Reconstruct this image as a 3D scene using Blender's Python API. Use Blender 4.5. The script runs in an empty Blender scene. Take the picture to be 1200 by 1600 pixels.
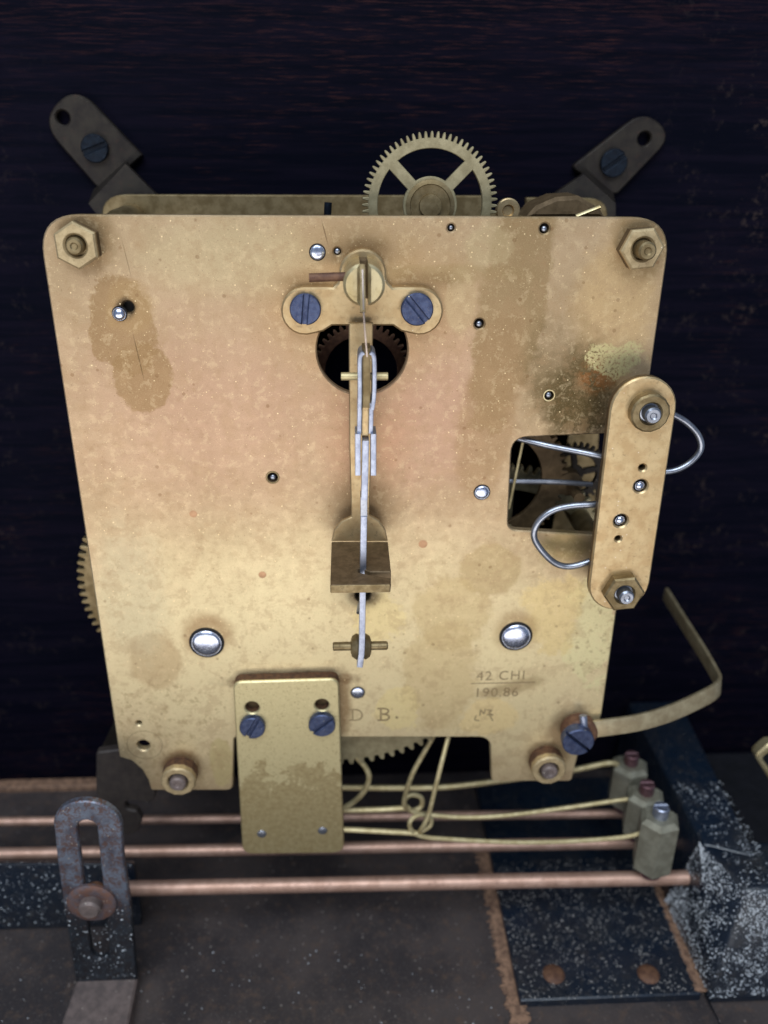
import bpy, bmesh, math, random
from mathutils import Vector, Matrix, Quaternion, noise as mnoise
import numpy as np

random.seed(7)
sc = bpy.context.scene
COL = sc.collection
MM = 0.001

# ------------------------------------------------------------------ camera
F_PX = 1320.0                                   # focal length in pixels of the 1200 x 1600 photograph
YAW, PITCH, ROLL = map(math.radians, (-2.93, 65.45, 0.58))
CAM = Vector((-3.5, -165.4, 15.2))              # millimetres; plate plane is y = 0, its top edge z = 0
RCAM = (Matrix.Rotation(YAW, 3, 'Z') @ Matrix.Rotation(PITCH, 3, 'X') @ Matrix.Rotation(ROLL, 3, 'Z'))
cd = bpy.data.cameras.new('camera')
cam = bpy.data.objects.new('camera', cd)
COL.objects.link(cam)
cam.matrix_world = Matrix.Translation(CAM * MM) @ RCAM.to_4x4()
cd.sensor_fit = 'HORIZONTAL'
cd.sensor_width = 36.0
cd.lens = 36.0 * F_PX / 1200.0
cd.clip_start = 0.005
cd.clip_end = 20.0
cd.dof.use_dof = True
cd.dof.focus_distance = 0.166
cd.dof.aperture_fstop = 17.0
sc.camera = cam

# ------------------------------------------------------------------ world, lamps, exposure
w = bpy.data.worlds.new('World')
sc.world = w
w.use_nodes = True
bg = w.node_tree.nodes['Background']
bg.inputs['Color'].default_value = (0.58, 0.73, 1.0, 1)
bg.inputs['Strength'].default_value = 0.26

def area(name, loc, target, sx, sy, power, color):
    ld = bpy.data.lights.new(name, 'AREA')
    ld.shape = 'RECTANGLE'
    ld.size, ld.size_y = sx, sy
    ld.energy = power
    ld.color = color
    o = bpy.data.objects.new(name, ld)
    COL.objects.link(o)
    o.location = loc
    o.rotation_euler = (Vector(target) - Vector(loc)).to_track_quat('-Z', 'Y').to_euler()
    return o

area('window_light', (-0.08, -0.50, 0.58), (0, 0, -0.10), 0.7, 0.5, 6.4, (0.82, 0.91, 1.0))
area('low_fill_light', (-0.12, -0.66, -0.42), (0, 0, -0.09), 1.0, 0.55, 4.1, (1.0, 0.95, 0.90))  # added low fill, brightens the lower plate like a lit table
sc.view_settings.view_transform = 'Standard'
sc.view_settings.look = 'None'
sc.view_settings.exposure = 0.15
sc.view_settings.gamma = 1.0

# ------------------------------------------------------------------ points of the photograph on real planes
def ray(u, v):
    return RCAM @ Vector(((u - 600) / F_PX, -(v - 800) / F_PX, -1))

def P(u, v, y):
    d = ray(u, v)
    return CAM + d * ((y - CAM.y) / d.y)

def PZ(u, v, z):
    d = ray(u, v)
    return CAM + d * ((z - CAM.z) / d.z)

def PX(u, v, x):
    d = ray(u, v)
    return CAM + d * ((x - CAM.x) / d.x)

def R_(u, v, y, rpx):
    d = ray(u, v)
    return rpx * ((y - CAM.y) / d.y) / F_PX

# ------------------------------------------------------------------ materials
def lin(c):
    return tuple(((x / 255) / 12.92 if x / 255 <= 0.04045 else ((x / 255 + 0.055) / 1.055) ** 2.4) for x in c) + (1,)

class NB:
    def __init__(s, name, offset=(0, 0, 0)):
        s.mat = bpy.data.materials.new(name)
        s.mat.use_nodes = True
        s.nt = s.mat.node_tree
        s.N = s.nt.nodes
        s.bsdf = s.N['Principled BSDF']
        tc = s.N.new('ShaderNodeTexCoord')
        vm = s.N.new('ShaderNodeVectorMath'); vm.operation = 'MULTIPLY_ADD'
        s.nt.links.new(tc.outputs['Object'], vm.inputs[0])
        vm.inputs[1].default_value = (1000, 1000, 1000)
        vm.inputs[2].default_value = offset
        s.co = vm.outputs[0]                     # object coordinates in millimetres
        s._sep = None
    def plug(s, sock, v):
        if hasattr(v, 'is_linked') or hasattr(v, 'links'):
            s.nt.links.new(v, sock)
        else:
            sock.default_value = v
    def m(s, op, a, b=0.0, c=0.0, clamp=False):
        n = s.N.new('ShaderNodeMath'); n.operation = op; n.use_clamp = clamp
        for i, v in enumerate((a, b, c)):
            s.plug(n.inputs[i], v)
        return n.outputs[0]
    def sep(s):
        if s._sep is None:
            n = s.N.new('ShaderNodeSeparateXYZ'); s.nt.links.new(s.co, n.inputs[0]); s._sep = n.outputs
        return s._sep
    def scale(s, k):
        n = s.N.new('ShaderNodeVectorMath'); n.operation = 'MULTIPLY'
        s.nt.links.new(s.co, n.inputs[0]); n.inputs[1].default_value = k
        return n.outputs[0]
    def noise(s, scale, detail=4.0, rough=0.55, vec=None, dist=0.0):
        n = s.N.new('ShaderNodeTexNoise')
        s.nt.links.new(vec or s.co, n.inputs['Vector'])
        n.inputs['Scale'].default_value = scale
        n.inputs['Detail'].default_value = detail
        n.inputs['Roughness'].default_value = rough
        n.inputs['Distortion'].default_value = dist
        return n.outputs['Fac']
    def voro(s, scale, vec=None):
        n = s.N.new('ShaderNodeTexVoronoi')
        s.nt.links.new(vec or s.co, n.inputs['Vector'])
        n.inputs['Scale'].default_value = scale
        return n.outputs['Distance'], n.outputs['Color']
    def step(s, v, lo, hi):
        n = s.N.new('ShaderNodeMapRange'); n.interpolation_type = 'SMOOTHSTEP'
        s.plug(n.inputs['Value'], v)
        n.inputs['From Min'].default_value = lo
        n.inputs['From Max'].default_value = hi
        return n.outputs['Result']
    def mix(s, fac, a, b):
        n = s.N.new('ShaderNodeMix'); n.data_type = 'RGBA'
        s.plug(n.inputs[0], fac); s.plug(n.inputs[6], a); s.plug(n.inputs[7], b)
        return n.outputs[2]
    def bump(s, h, strength=0.3, dist=0.05):
        n = s.N.new('ShaderNodeBump')
        n.inputs['Strength'].default_value = strength
        n.inputs['Distance'].default_value = dist * MM
        s.plug(n.inputs['Height'], h)
        s.nt.links.new(n.outputs[0], s.bsdf.inputs['Normal'])
    def out(s, color=None, metallic=None, rough=None, spec=None):
        for k, v in (('Base Color', color), ('Metallic', metallic), ('Roughness', rough), ('Specular IOR Level', spec)):
            if v is not None:
                s.plug(s.bsdf.inputs[k], v)
        return s.mat

def speckles(nb, scale, keep, size):
    """random round specks: voronoi cells of which a share `keep` carries a dot"""
    d, c = nb.voro(scale)
    sp = nb.N.new('ShaderNodeSeparateColor'); nb.nt.links.new(c, sp.inputs[0])
    on = nb.m('LESS_THAN', sp.outputs[0], keep)
    rad = nb.m('MULTIPLY', sp.outputs[1], size)
    dot = nb.m('SUBTRACT', 1.0, nb.step(nb.m('SUBTRACT', d, rad), 0.0, size * 0.5))
    return nb.m('MULTIPLY', on, dot)

def metal(name, base, alt, dark, metallic=0.8, rough=0.42, scale=0.35, grime=0.35, specks=0.0, bump=0.25, offset=(0, 0, 0)):
    nb = NB(name, offset)
    n1 = nb.noise(scale, 5, 0.6)
    n2 = nb.noise(scale * 3.3, 5, 0.65, dist=0.6)
    n3 = nb.noise(scale * 11, 3, 0.6)
    c = nb.mix(nb.step(n1, 0.35, 0.65), lin(base), lin(alt))
    c = nb.mix(nb.m('MULTIPLY', nb.step(n2, 0.56, 0.72), grime), c, lin(dark))
    c = nb.mix(nb.m('MULTIPLY', nb.step(n3, 0.62, 0.72), grime * 0.6), c, lin(dark))
    if specks:
        c = nb.mix(nb.m('MULTIPLY', speckles(nb, 1.1, specks, 0.13), 0.8), c, (0.75, 0.68, 0.55, 1))
    r = nb.m('MULTIPLY_ADD', n2, 0.3, rough - 0.15)
    nb.bump(nb.noise(scale * 9, 6, 0.7), bump, 0.06)
    return nb.out(c, metallic, r)

M = {}
M['brass'] = metal('tarnished_brass', (200, 176, 134), (184, 156, 114), (100, 76, 48), rough=0.42, specks=0.10)
M['brass_pale'] = metal('pale_brass', (214, 198, 156), (190, 170, 124), (118, 92, 58), rough=0.42, scale=0.25, specks=0.14)
M['brass_dull'] = metal('dull_brass', (150, 132, 98), (122, 104, 72), (62, 48, 32), rough=0.5, scale=0.4)
M['brass_grime'] = metal('grimy_brass', (112, 92, 66), (92, 74, 50), (50, 38, 26), metallic=0.5, rough=0.6, scale=0.6)
M['brass_wire'] = metal('brass_wire', (206, 190, 146), (182, 164, 120), (112, 94, 64), metallic=0.55, rough=0.5, scale=0.5, grime=0.3)
M['wheel'] = metal('grey_brass_wheel', (172, 160, 126), (148, 136, 104), (96, 84, 60), metallic=0.55, rough=0.45, scale=0.4, grime=0.3)
M['hammer'] = metal('greenish_hammer_brass', (148, 144, 126), (124, 119, 102), (98, 88, 72), metallic=0.35, rough=0.5, scale=0.3, grime=0.25)
M['steel'] = metal('bright_steel', (215, 222, 238), (190, 198, 222), (90, 80, 90), metallic=1.0, rough=0.24, scale=0.6, grime=0.3, bump=0.15)
M['steel_grey'] = metal('grey_steel_wire', (162, 166, 176), (136, 140, 150), (84, 76, 74), metallic=0.9, rough=0.32, scale=0.3, grime=0.3, bump=0.04)
M['steel_blue'] = metal('pale_blued_steel', (172, 178, 194), (148, 154, 172), (92, 90, 96), metallic=0.85, rough=0.38, scale=0.6, grime=0.3)
M['blued'] = metal('blued_screw_steel', (82, 92, 122), (60, 69, 98), (132, 120, 112), metallic=0.7, rough=0.45, scale=1.0, grime=0.6, specks=0.25, bump=0.5)
M['screw_dark'] = metal('dark_screw_steel', (30, 40, 52), (20, 26, 36), (60, 62, 66), metallic=0.7, rough=0.4, scale=0.8)
M['screw_red'] = metal('rusty_red_screw_steel', (118, 88, 92), (98, 66, 68), (84, 50, 50), metallic=0.6, rough=0.45, scale=0.9)
M['rust'] = metal('rust_brown', (118, 84, 62), (92, 62, 48), (60, 40, 32), metallic=0.3, rough=0.65, scale=0.8)
M['dark_steel'] = metal('browned_dark_steel', (54, 48, 41), (40, 34, 31), (78, 52, 42), metallic=0.55, rough=0.5, scale=0.25, grime=0.4, specks=0.05)
M['lever'] = metal('dull_lever_brass', (184, 168, 134), (160, 142, 110), (110, 94, 68), metallic=0.6, rough=0.45, specks=0.2)
M['foot'] = metal('worn_steel_foot', (128, 112, 106), (104, 92, 88), (74, 60, 54), metallic=0.3, rough=0.55, specks=0.2)
M['washer'] = metal('pitted_washer', (104, 94, 98), (122, 88, 74), (40, 38, 44), metallic=0.45, rough=0.55, scale=0.7, grime=0.8, specks=0.3, bump=0.7)
M['nut'] = metal('dull_nut_brass', (194, 172, 132), (172, 150, 112), (108, 84, 54), metallic=0.55, rough=0.52, scale=0.6, grime=0.5, specks=0.15, bump=0.5)
M['brown_steel'] = metal('dull_brown_steel', (62, 54, 49), (50, 43, 40), (70, 52, 44), metallic=0.25, rough=0.6, scale=0.4)
M['foil'] = metal('suspension_foil', (186, 170, 160), (160, 146, 136), (110, 96, 88), metallic=0.9, rough=0.35)
M['grime_edge'] = metal('brown_crusted_edge', (104, 72, 48), (74, 50, 36), (46, 34, 26), metallic=0.2, rough=0.75, scale=0.9, bump=0.8)
M['copper_dot'] = metal('copper_plug', (184, 146, 112), (170, 132, 100), (120, 86, 64), rough=0.45)
M['hole'] = metal('dark_bore', (26, 22, 18), (18, 15, 13), (40, 30, 22), metallic=0.2, rough=0.7)
M['stamp_shade'] = metal('stamped_letter_shade', (158, 138, 104), (142, 122, 90), (190, 170, 128), metallic=0.7, rough=0.55)
M['rod'] = metal('copper_chime_rod', (204, 166, 146), (184, 146, 126), (124, 92, 78), metallic=0.6, rough=0.5, scale=0.25, grime=0.6)

def mat_bridge():
    nb = NB('patchy_lacquered_brass')
    n1 = nb.noise(0.16, 7, 0.72, dist=0.3); n2 = nb.noise(0.8, 6, 0.7); n3 = nb.noise(2.2, 4, 0.6)
    z = nb.sep()[2]
    lift = nb.m('MULTIPLY_ADD', nb.m('SUBTRACT', n1, 0.5), 60.0, z)
    pale = nb.step(lift, 7.0, 9.0)
    c = nb.mix(nb.step(n2, 0.35, 0.65), lin((192, 174, 130)), lin((172, 152, 108)))
    c = nb.mix(nb.m('MULTIPLY', pale, 0.6), c, lin((226, 212, 164)))
    c = nb.mix(nb.m('MULTIPLY', nb.step(n3, 0.58, 0.68), 0.45), c, lin((126, 98, 60)))
    c = nb.mix(nb.m('MULTIPLY', speckles(nb, 0.7, 0.4, 0.16), 0.6), c, lin((118, 84, 52)))
    c = nb.mix(nb.m('MULTIPLY', speckles(nb, 1.2, 0.25, 0.12), 0.7), c, lin((246, 226, 180)))
    nb.bump(n3, 0.25, 0.08)
    return nb.out(c, 0.7, nb.m('MULTIPLY_ADD', n2, 0.25, 0.34))
M['bridge'] = mat_bridge()

def mat_slotted():
    nb = NB('grey_blue_steel_with_rust')
    n1 = nb.noise(0.22, 5, 0.6); n2 = nb.noise(0.9, 5, 0.65, dist=1.0)
    c = nb.mix(nb.step(n1, 0.38, 0.62), lin((124, 132, 146)), lin((92, 90, 100)))
    c = nb.mix(nb.m('MULTIPLY', nb.step(n2, 0.48, 0.58), 0.8), c, lin((104, 74, 62)))
    c = nb.mix(nb.m('MULTIPLY', speckles(nb, 0.9, 0.5, 0.18), 0.85), c, (0.6, 0.52, 0.42, 1))
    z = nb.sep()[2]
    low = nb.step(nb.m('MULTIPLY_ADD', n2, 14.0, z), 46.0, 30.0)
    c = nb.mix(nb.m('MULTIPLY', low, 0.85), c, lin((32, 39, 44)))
    nb.bump(nb.noise(3.0, 6, 0.7), 0.35, 0.08)
    return nb.out(c, 0.6, nb.m('MULTIPLY_ADD', n2, 0.3, 0.32))
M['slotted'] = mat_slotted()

def mat_wood(name, c1, c2, c3, rough, spec, specks=0.05, scale=0.12, speck_col=(0.16, 0.12, 0.09, 1), worn_x=False):
    nb = NB(name)
    g = nb.scale((0.25, 1.0, 4.0))
    n1 = nb.noise(scale, 6, 0.65, vec=g, dist=0.4)
    n2 = nb.noise(scale * 4, 6, 0.7, vec=g)
    n3 = nb.noise(0.018, 3, 0.5)
    c = nb.mix(nb.step(n1, 0.35, 0.7), c1, c2)
    c = nb.mix(nb.m('MULTIPLY', nb.step(n2, 0.52, 0.75), nb.step(n3, 0.45, 0.62)), c, c3)
    c = nb.mix(nb.m('MULTIPLY', speckles(nb, 0.35, specks, 0.16), 0.7), c, speck_col)
    if worn_x:
        x, y, z = nb.sep()
        edge = nb.m('ADD', nb.step(x, 62.0, 110.0), nb.m('MULTIPLY', nb.step(x, -62.0, -105.0), 0.6))
        w1 = nb.noise(0.11, 6, 0.7); w2 = nb.noise(0.7, 4, 0.6)
        c = nb.mix(nb.m('MULTIPLY', nb.m('MULTIPLY', nb.step(w1, 0.50, 0.66), nb.step(w2, 0.50, 0.64)), nb.m('MULTIPLY', edge, 0.45)), c, (0.06, 0.042, 0.036, 1))
        top = nb.step(z, 12.0, 70.0)
        c = nb.mix(nb.m('MULTIPLY', nb.m('MULTIPLY', nb.step(n2, 0.46, 0.7), top), 0.6), c, (0.055, 0.020, 0.020, 1))
    nb.bump(n2, 0.06, 0.10)
    return nb.out(c, 0.0, nb.m('MULTIPLY_ADD', n1, 0.25, rough - 0.1), spec)
M['wall'] = mat_wood('dark_stained_wood', (0.0015, 0.002, 0.006, 1), (0.005, 0.004, 0.010, 1), (0.036, 0.014, 0.014, 1), 0.66, 0.04, specks=0.0, worn_x=True)

def mat_floor():
    nb = NB('dusty_floor_board')
    n1 = nb.noise(0.05, 5, 0.6); n2 = nb.noise(0.35, 6, 0.7); n3 = nb.noise(1.6, 4, 0.6)
    c = nb.mix(nb.step(n1, 0.35, 0.65), (0.034, 0.028, 0.029, 1), (0.068, 0.053, 0.049, 1))
    c = nb.mix(nb.m('MULTIPLY', nb.step(n2, 0.5, 0.7), 0.7), c, (0.095, 0.062, 0.046, 1))
    c = nb.mix(nb.m('MULTIPLY', nb.step(n3, 0.55, 0.7), 0.5), c, (0.12, 0.10, 0.09, 1))
    c = nb.mix(nb.m('MULTIPLY', speckles(nb, 0.8, 0.25, 0.2), 0.8), c, (0.22, 0.19, 0.17, 1))
    nb.bump(n2, 0.4, 0.2)
    return nb.out(c, 0.0, 0.55, 0.35)
M['floor'] = mat_floor()

def mat_iron():
    nb = NB('black_japanned_iron_with_dust')
    n1 = nb.noise(0.08, 5, 0.6); n2 = nb.noise(0.5, 5, 0.6)
    c = nb.mix(nb.step(n1, 0.35, 0.65), (0.005, 0.012, 0.024, 1), (0.010, 0.014, 0.022, 1))
    c = nb.mix(nb.m('MULTIPLY', nb.step(n2, 0.5, 0.75), 0.6), c, (0.035, 0.030, 0.028, 1))
    c = nb.mix(nb.m('MULTIPLY', speckles(nb, 1.5, 0.35, 0.2), 0.75), c, (0.22, 0.20, 0.18, 1))
    nb.bump(n2, 0.4, 0.2)
    return nb.out(c, 0.0, nb.m('MULTIPLY_ADD', n2, 0.30, 0.16), 0.75)
M['iron'] = mat_iron()
M['dark_filler'] = metal('flat_black_filler', (22, 22, 28), (14, 15, 20), (40, 32, 28), metallic=0.1, rough=0.6, scale=0.2)  # for the added slab that darkens the floor beside the rail
M['raw_edge'] = metal('bare_worn_edge', (150, 116, 92), (104, 78, 62), (44, 36, 34), metallic=0.0, rough=0.75, scale=0.7, grime=1.0, bump=0.7)
M['dust'] = NB('pale_dust').out((0.60, 0.62, 0.64, 1), 0.0, 0.5)
M['dust_warm'] = NB('straw_dust').out((0.36, 0.33, 0.30, 1), 0.0, 0.5)

PLATE_ROOT = Vector((0, 22, -137))               # base of the movement

def mat_plate():
    nb = NB('stained_brass_painted_sheen', tuple(PLATE_ROOT))
    X, Y, Z = nb.sep()
    warp = nb.noise(0.13, 5, 0.6)
    warp2 = nb.noise(0.55, 5, 0.65)
    wv = nb.m('ADD', nb.m('MULTIPLY', nb.m('SUBTRACT', warp, 0.5), 2.6), nb.m('MULTIPLY', nb.m('SUBTRACT', warp2, 0.5), 1.3))
    def blob(u, v, ru, rv, rot=0, soft=0.1, amp=0.25):
        p = P(u, v, 0); a = R_(u, v, 0, ru); b = R_(u, v, 0, rv) * 1.10
        cr, sr = math.cos(math.radians(rot)), math.sin(math.radians(rot))
        dx = nb.m('SUBTRACT', X, p.x); dz = nb.m('SUBTRACT', Z, p.z)
        ex = nb.m('ADD', nb.m('MULTIPLY', dx, cr / a), nb.m('MULTIPLY', dz, sr / a))
        ez = nb.m('ADD', nb.m('MULTIPLY', dx, -sr / b), nb.m('MULTIPLY', dz, cr / b))
        d = nb.m('SQRT', nb.m('ADD', nb.m('MULTIPLY', ex, ex), nb.m('MULTIPLY', ez, ez)))
        d = nb.m('MULTIPLY_ADD', wv, amp, d)
        return nb.step(d, 1.0 + soft, 1.0 - soft)
    n1 = nb.noise(0.05, 5, 0.6); n2 = nb.noise(0.5, 6, 0.7); n3 = nb.noise(1.7, 5, 0.65)
    c = nb.mix(nb.step(n1, 0.35, 0.65), lin((188, 162, 128)), lin((172, 147, 113)))
    def put(col, k, *a, mask=None, **kw):
        nonlocal c
        f = nb.m('MULTIPLY', blob(*a, **kw), k)
        if mask is not None:
            f = nb.m('MULTIPLY', f, mask)
        c = nb.mix(f, c, lin(col))
    put((230, 213, 168), 0.85, 480, 1040, 420, 190, soft=0.6, amp=0.3)  # brighter sheen of the lower plate painted in, here and next line
    put((230, 212, 166), 0.7, 860, 1080, 170, 150, soft=0.5, amp=0.3)
    put((182, 146, 121), 0.7, 340, 640, 210, 130, soft=0.8, amp=0.4)  # pinkish reflection painted into the brass colour, here and next line
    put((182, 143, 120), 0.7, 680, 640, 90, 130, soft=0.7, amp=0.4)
    put((182, 136, 104), 0.5, 575, 690, 60, 100, soft=0.7, amp=0.3)
    put((180, 146, 100), 0.55, 570, 470, 150, 110, soft=0.5, amp=0.3)
    put((196, 178, 138), 0.5, 350, 400, 130, 50, soft=0.5, amp=0.4)
    put((146, 121, 83), 0.75, 800, 470, 52, 200, rot=-7, soft=0.10, amp=0.3)  # dark band of a reflection painted into the brass, upper part
    put((152, 122, 86), 0.6, 765, 640, 44, 150, rot=-6, soft=0.2, amp=0.3)  # lower part of the painted reflection band
    put((184, 164, 124), 0.5, 765, 385, 34, 32, soft=0.2, amp=0.6)  # pale reflection squares painted in, here and next line
    put((190, 166, 126), 0.6, 720, 470, 24, 45, soft=0.15, amp=0.2)
    put((150, 128, 84), 0.4, 700, 428, 120, 12, soft=0.4, amp=0.3)
    put((202, 170, 120), 0.6, 960, 480, 60, 100, soft=0.4, amp=0.4)
    # oil stain round the pivot at upper left
    put((148, 118, 80), 0.8, 193, 508, 52, 70, soft=0.06, amp=0.36)
    put((148, 118, 80), 0.8, 222, 590, 46, 52, soft=0.06, amp=0.24)
    put((168, 138, 96), 0.6, 205, 480, 38, 40, soft=0.15, amp=0.35)
    put((60, 46, 30), 0.9, 197, 481, 15, 13, soft=0.4, amp=0.5)
    # grey blotch and pale haze lower left
    put((186, 160, 120), 0.7, 242, 1032, 42, 46, soft=0.13, amp=0.3)
    put((188, 178, 146), 0.45, 205, 930, 50, 110, soft=0.4, amp=0.4)
    put((170, 150, 110), 0.5, 265, 1150, 90, 90, soft=0.05, amp=0.5, mask=nb.step(n2, 0.52, 0.6))
    put((196, 178, 128), 0.8, 345, 1190, 18, 45, soft=0.1, amp=0.4)
    # grime by the side cock
    put((62, 50, 26), 0.95, 903, 625, 52, 62, soft=0.45, amp=0.5, mask=nb.step(n2, 0.28, 0.48))
    put((48, 38, 22), 0.8, 912, 640, 40, 50, soft=0.5, amp=0.6, mask=nb.step(n3, 0.42, 0.5))
    put((96, 80, 46), 0.65, 892, 602, 70, 76, soft=0.5, amp=0.6)
    put((150, 96, 50), 0.65, 932, 592, 26, 22, soft=0.5, amp=0.9, mask=nb.step(n2, 0.42, 0.52))
    put((206, 194, 140), 0.85, 962, 560, 40, 26, soft=0.10, amp=0.8, mask=nb.step(n3, 0.60, 0.50))
    put((120, 104, 52), 0.6, 885, 855, 40, 26, soft=0.4, amp=0.5)
    put((120, 98, 60), 0.6, 1005, 378, 50, 46, soft=0.4, amp=0.5)
    put((110, 86, 50), 0.6, 134, 372, 44, 42, soft=0.35, amp=0.4)
    # lacquer patches of the lower middle
    put((176, 152, 108), 0.65, 765, 890, 48, 42, soft=0.08, amp=0.3)
    put((192, 168, 120), 0.55, 705, 960, 60, 62, rot=30, soft=0.14, amp=0.45)
    put((196, 172, 124), 0.55, 690, 1060, 60, 90, soft=0.14, amp=0.45)
    put((228, 208, 150), 0.7, 620, 1110, 36, 40, soft=0.08, amp=0.45)
    put((230, 204, 146), 0.6, 765, 1120, 45, 32, soft=0.12, amp=0.4)
    put((226, 206, 150), 0.7, 590, 970, 46, 34, soft=0.12, amp=0.8)
    put((224, 214, 164), 0.75, 925, 985, 40, 90, soft=0.12, amp=0.9)
    put((150, 134, 100), 0.55, 935, 1010, 40, 70, soft=0.12, amp=0.7, mask=nb.step(n2, 0.55, 0.62))
    put((218, 192, 132), 0.6, 865, 960, 50, 60, soft=0.2, amp=0.8)
    put((146, 124, 84), 0.6, 800, 1074, 52, 11, rot=16, soft=0.5, amp=0.5)
    # dirt round fittings, a darker patch behind the crutch, painted shade under the tongue
    put((84, 54, 30), 0.95, 447, 1064, 88, 14, soft=0.35, amp=0.5)
    put((120, 84, 48), 0.7, 536, 1100, 12, 52, soft=0.6, amp=0.6)
    put((136, 112, 78), 0.7, 572, 790, 46, 44, soft=0.7, amp=0.3)  # darker patch behind the crutch
    put((70, 52, 34), 0.85, 567, 932, 22, 16, soft=0.5, amp=0.4)  # shade below the tongue painted into the brass
    put((140, 100, 58), 0.6, 323, 992, 36, 34, soft=0.35, amp=0.3)
    put((150, 118, 74), 0.5, 806, 985, 34, 32, soft=0.35, amp=0.3)
    put((120, 84, 44), 0.7, 284, 1196, 32, 26, soft=0.3, amp=0.4)
    put((130, 96, 56), 0.6, 852, 1182, 34, 26, soft=0.3, amp=0.4)
    put((130, 92, 60), 0.6, 885, 1140, 32, 26, soft=0.4, amp=0.4)
    put((110, 82, 48), 0.55, 566, 395, 48, 20, soft=0.5, amp=0.5)
    put((120, 92, 56), 0.5, 475, 440, 40, 14, soft=0.6, amp=0.5)
    put((120, 92, 56), 0.5, 665, 440, 46, 12, soft=0.6, amp=0.5)
    # hairline scratches
    put((70, 52, 34), 0.45, 198, 405, 0.7, 27, rot=8, soft=0.5, amp=0.15)
    put((70, 52, 34), 0.65, 216, 556, 0.8, 32, rot=7, soft=0.5, amp=0.15)
    put((90, 66, 42), 0.7, 508, 365, 0.9, 16, rot=14, soft=0.5, amp=0.15)
    fl = nb.noise(0.42, 7, 0.75, dist=0.3); fl2 = nb.noise(0.21, 8, 0.78, dist=0.2)
    st = nb.noise(1.0, 5, 0.7, vec=nb.scale((0.35, 1, 5.0)))
    c = nb.mix(nb.m('MULTIPLY', nb.step(fl, 0.53, 0.60), 0.22), c, lin((226, 202, 160)))
    c = nb.mix(nb.m('MULTIPLY', nb.step(fl2, 0.50, 0.42), 0.30), c, lin((170, 140, 104)))
    c = nb.mix(nb.m('MULTIPLY', nb.step(st, 0.58, 0.66), 0.22), c, lin((150, 118, 82)))
    # overall mottling, pits, glittering dust
    c = nb.mix(nb.m('MULTIPLY', nb.step(n2, 0.52, 0.72), 0.22), c, lin((160, 122, 80)))
    c = nb.mix(nb.m('MULTIPLY', nb.step(n3, 0.60, 0.74), 0.30), c, lin((120, 88, 54)))
    c = nb.mix(nb.m('MULTIPLY', speckles(nb, 0.42, 0.30, 0.13), 0.4), c, lin((120, 84, 50)))
    sg = nb.m('MAXIMUM', speckles(nb, 1.0, 0.26, 0.11), nb.m('MULTIPLY', speckles(nb, 1.9, 0.30, 0.14), 0.6))
    c = nb.mix(nb.m('MULTIPLY', speckles(nb, 1.5, 0.3, 0.14), 0.4), c, lin((112, 84, 54)))
    grit = nb.noise(4.5, 4, 0.7)
    c = nb.mix(nb.m('MULTIPLY', nb.step(grit, 0.54, 0.66), 0.30), c, lin((128, 96, 62)))
    c = nb.mix(nb.m('MULTIPLY', nb.step(grit, 0.44, 0.34), 0.22), c, lin((236, 212, 168)))
    c = nb.mix(nb.m('MULTIPLY', sg, 0.85), c, lin((250, 226, 176)))
    br = nb.noise(0.9, 4, 0.6, vec=nb.scale((0.25, 1, 3.0)))
    h = nb.m('ADD', nb.m('MULTIPLY', n3, 0.6), nb.m('MULTIPLY', br, 0.4))
    nb.bump(nb.m('MULTIPLY_ADD', sg, 0.8, h), 0.22, 0.08)
    r = nb.m('MULTIPLY_ADD', n2, 0.24, 0.34)
    return nb.out(c, 0.70, r, 0.4)
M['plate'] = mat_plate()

# ------------------------------------------------------------------ mesh helpers (millimetres, world)
class MB:
    def __init__(s):
        s.v = []; s.f = []
    def add(s, verts, faces):
        o = len(s.v)
        s.v += [tuple(x) for x in verts]
        s.f += [tuple(i + o for i in f) for f in faces]
        return s
    def build(s, name, mat, parent=None, origin=None, sharp=35):
        """origin: world position (mm) of the owner's origin"""
        if origin is None:
            origin = Vector(parent['_o']) if parent is not None else Vector((0, 0, 0))
        me = bpy.data.meshes.new(name)
        me.from_pydata([((x - origin[0]) * MM, (y - origin[1]) * MM, (z - origin[2]) * MM) for x, y, z in s.v], [], s.f)
        bm = bmesh.new(); bm.from_mesh(me)
        bmesh.ops.remove_doubles(bm, verts=bm.verts, dist=1e-7)
        bmesh.ops.recalc_face_normals(bm, faces=bm.faces)
        for f in bm.faces:
            f.smooth = True
        bm.to_mesh(me); bm.free()
        me.set_sharp_from_angle(angle=math.radians(sharp))
        me.materials.append(mat)
        o = bpy.data.objects.new(name, me)
        COL.objects.link(o)
        o['_o'] = tuple(origin)
        if parent is not None:
            o.parent = parent
        else:
            o.location = Vector(origin) * MM
        return o

def XZ(a, b, d): return (a, d, b)
def XY(a, b, d): return (a, b, d)

def tri_fill(loops):
    bm = bmesh.new()
    idx = {}
    edges = []
    for li, L in enumerate(loops):
        vs = []
        for i, (a, b) in enumerate(L):
            v = bm.verts.new((a, b, 0)); idx[v] = (li, i); vs.append(v)
        for i in range(len(vs)):
            edges.append(bm.edges.new((vs[i], vs[(i + 1) % len(vs)])))
    bmesh.ops.triangle_fill(bm, use_beauty=True, edges=edges)
    tris = [[idx[v] for v in f.verts] for f in bm.faces]
    bm.free()
    return tris

def area2(L):
    return sum(L[i][0] * L[(i + 1) % len(L)][1] - L[(i + 1) % len(L)][0] * L[i][1] for i in range(len(L)))

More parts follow.
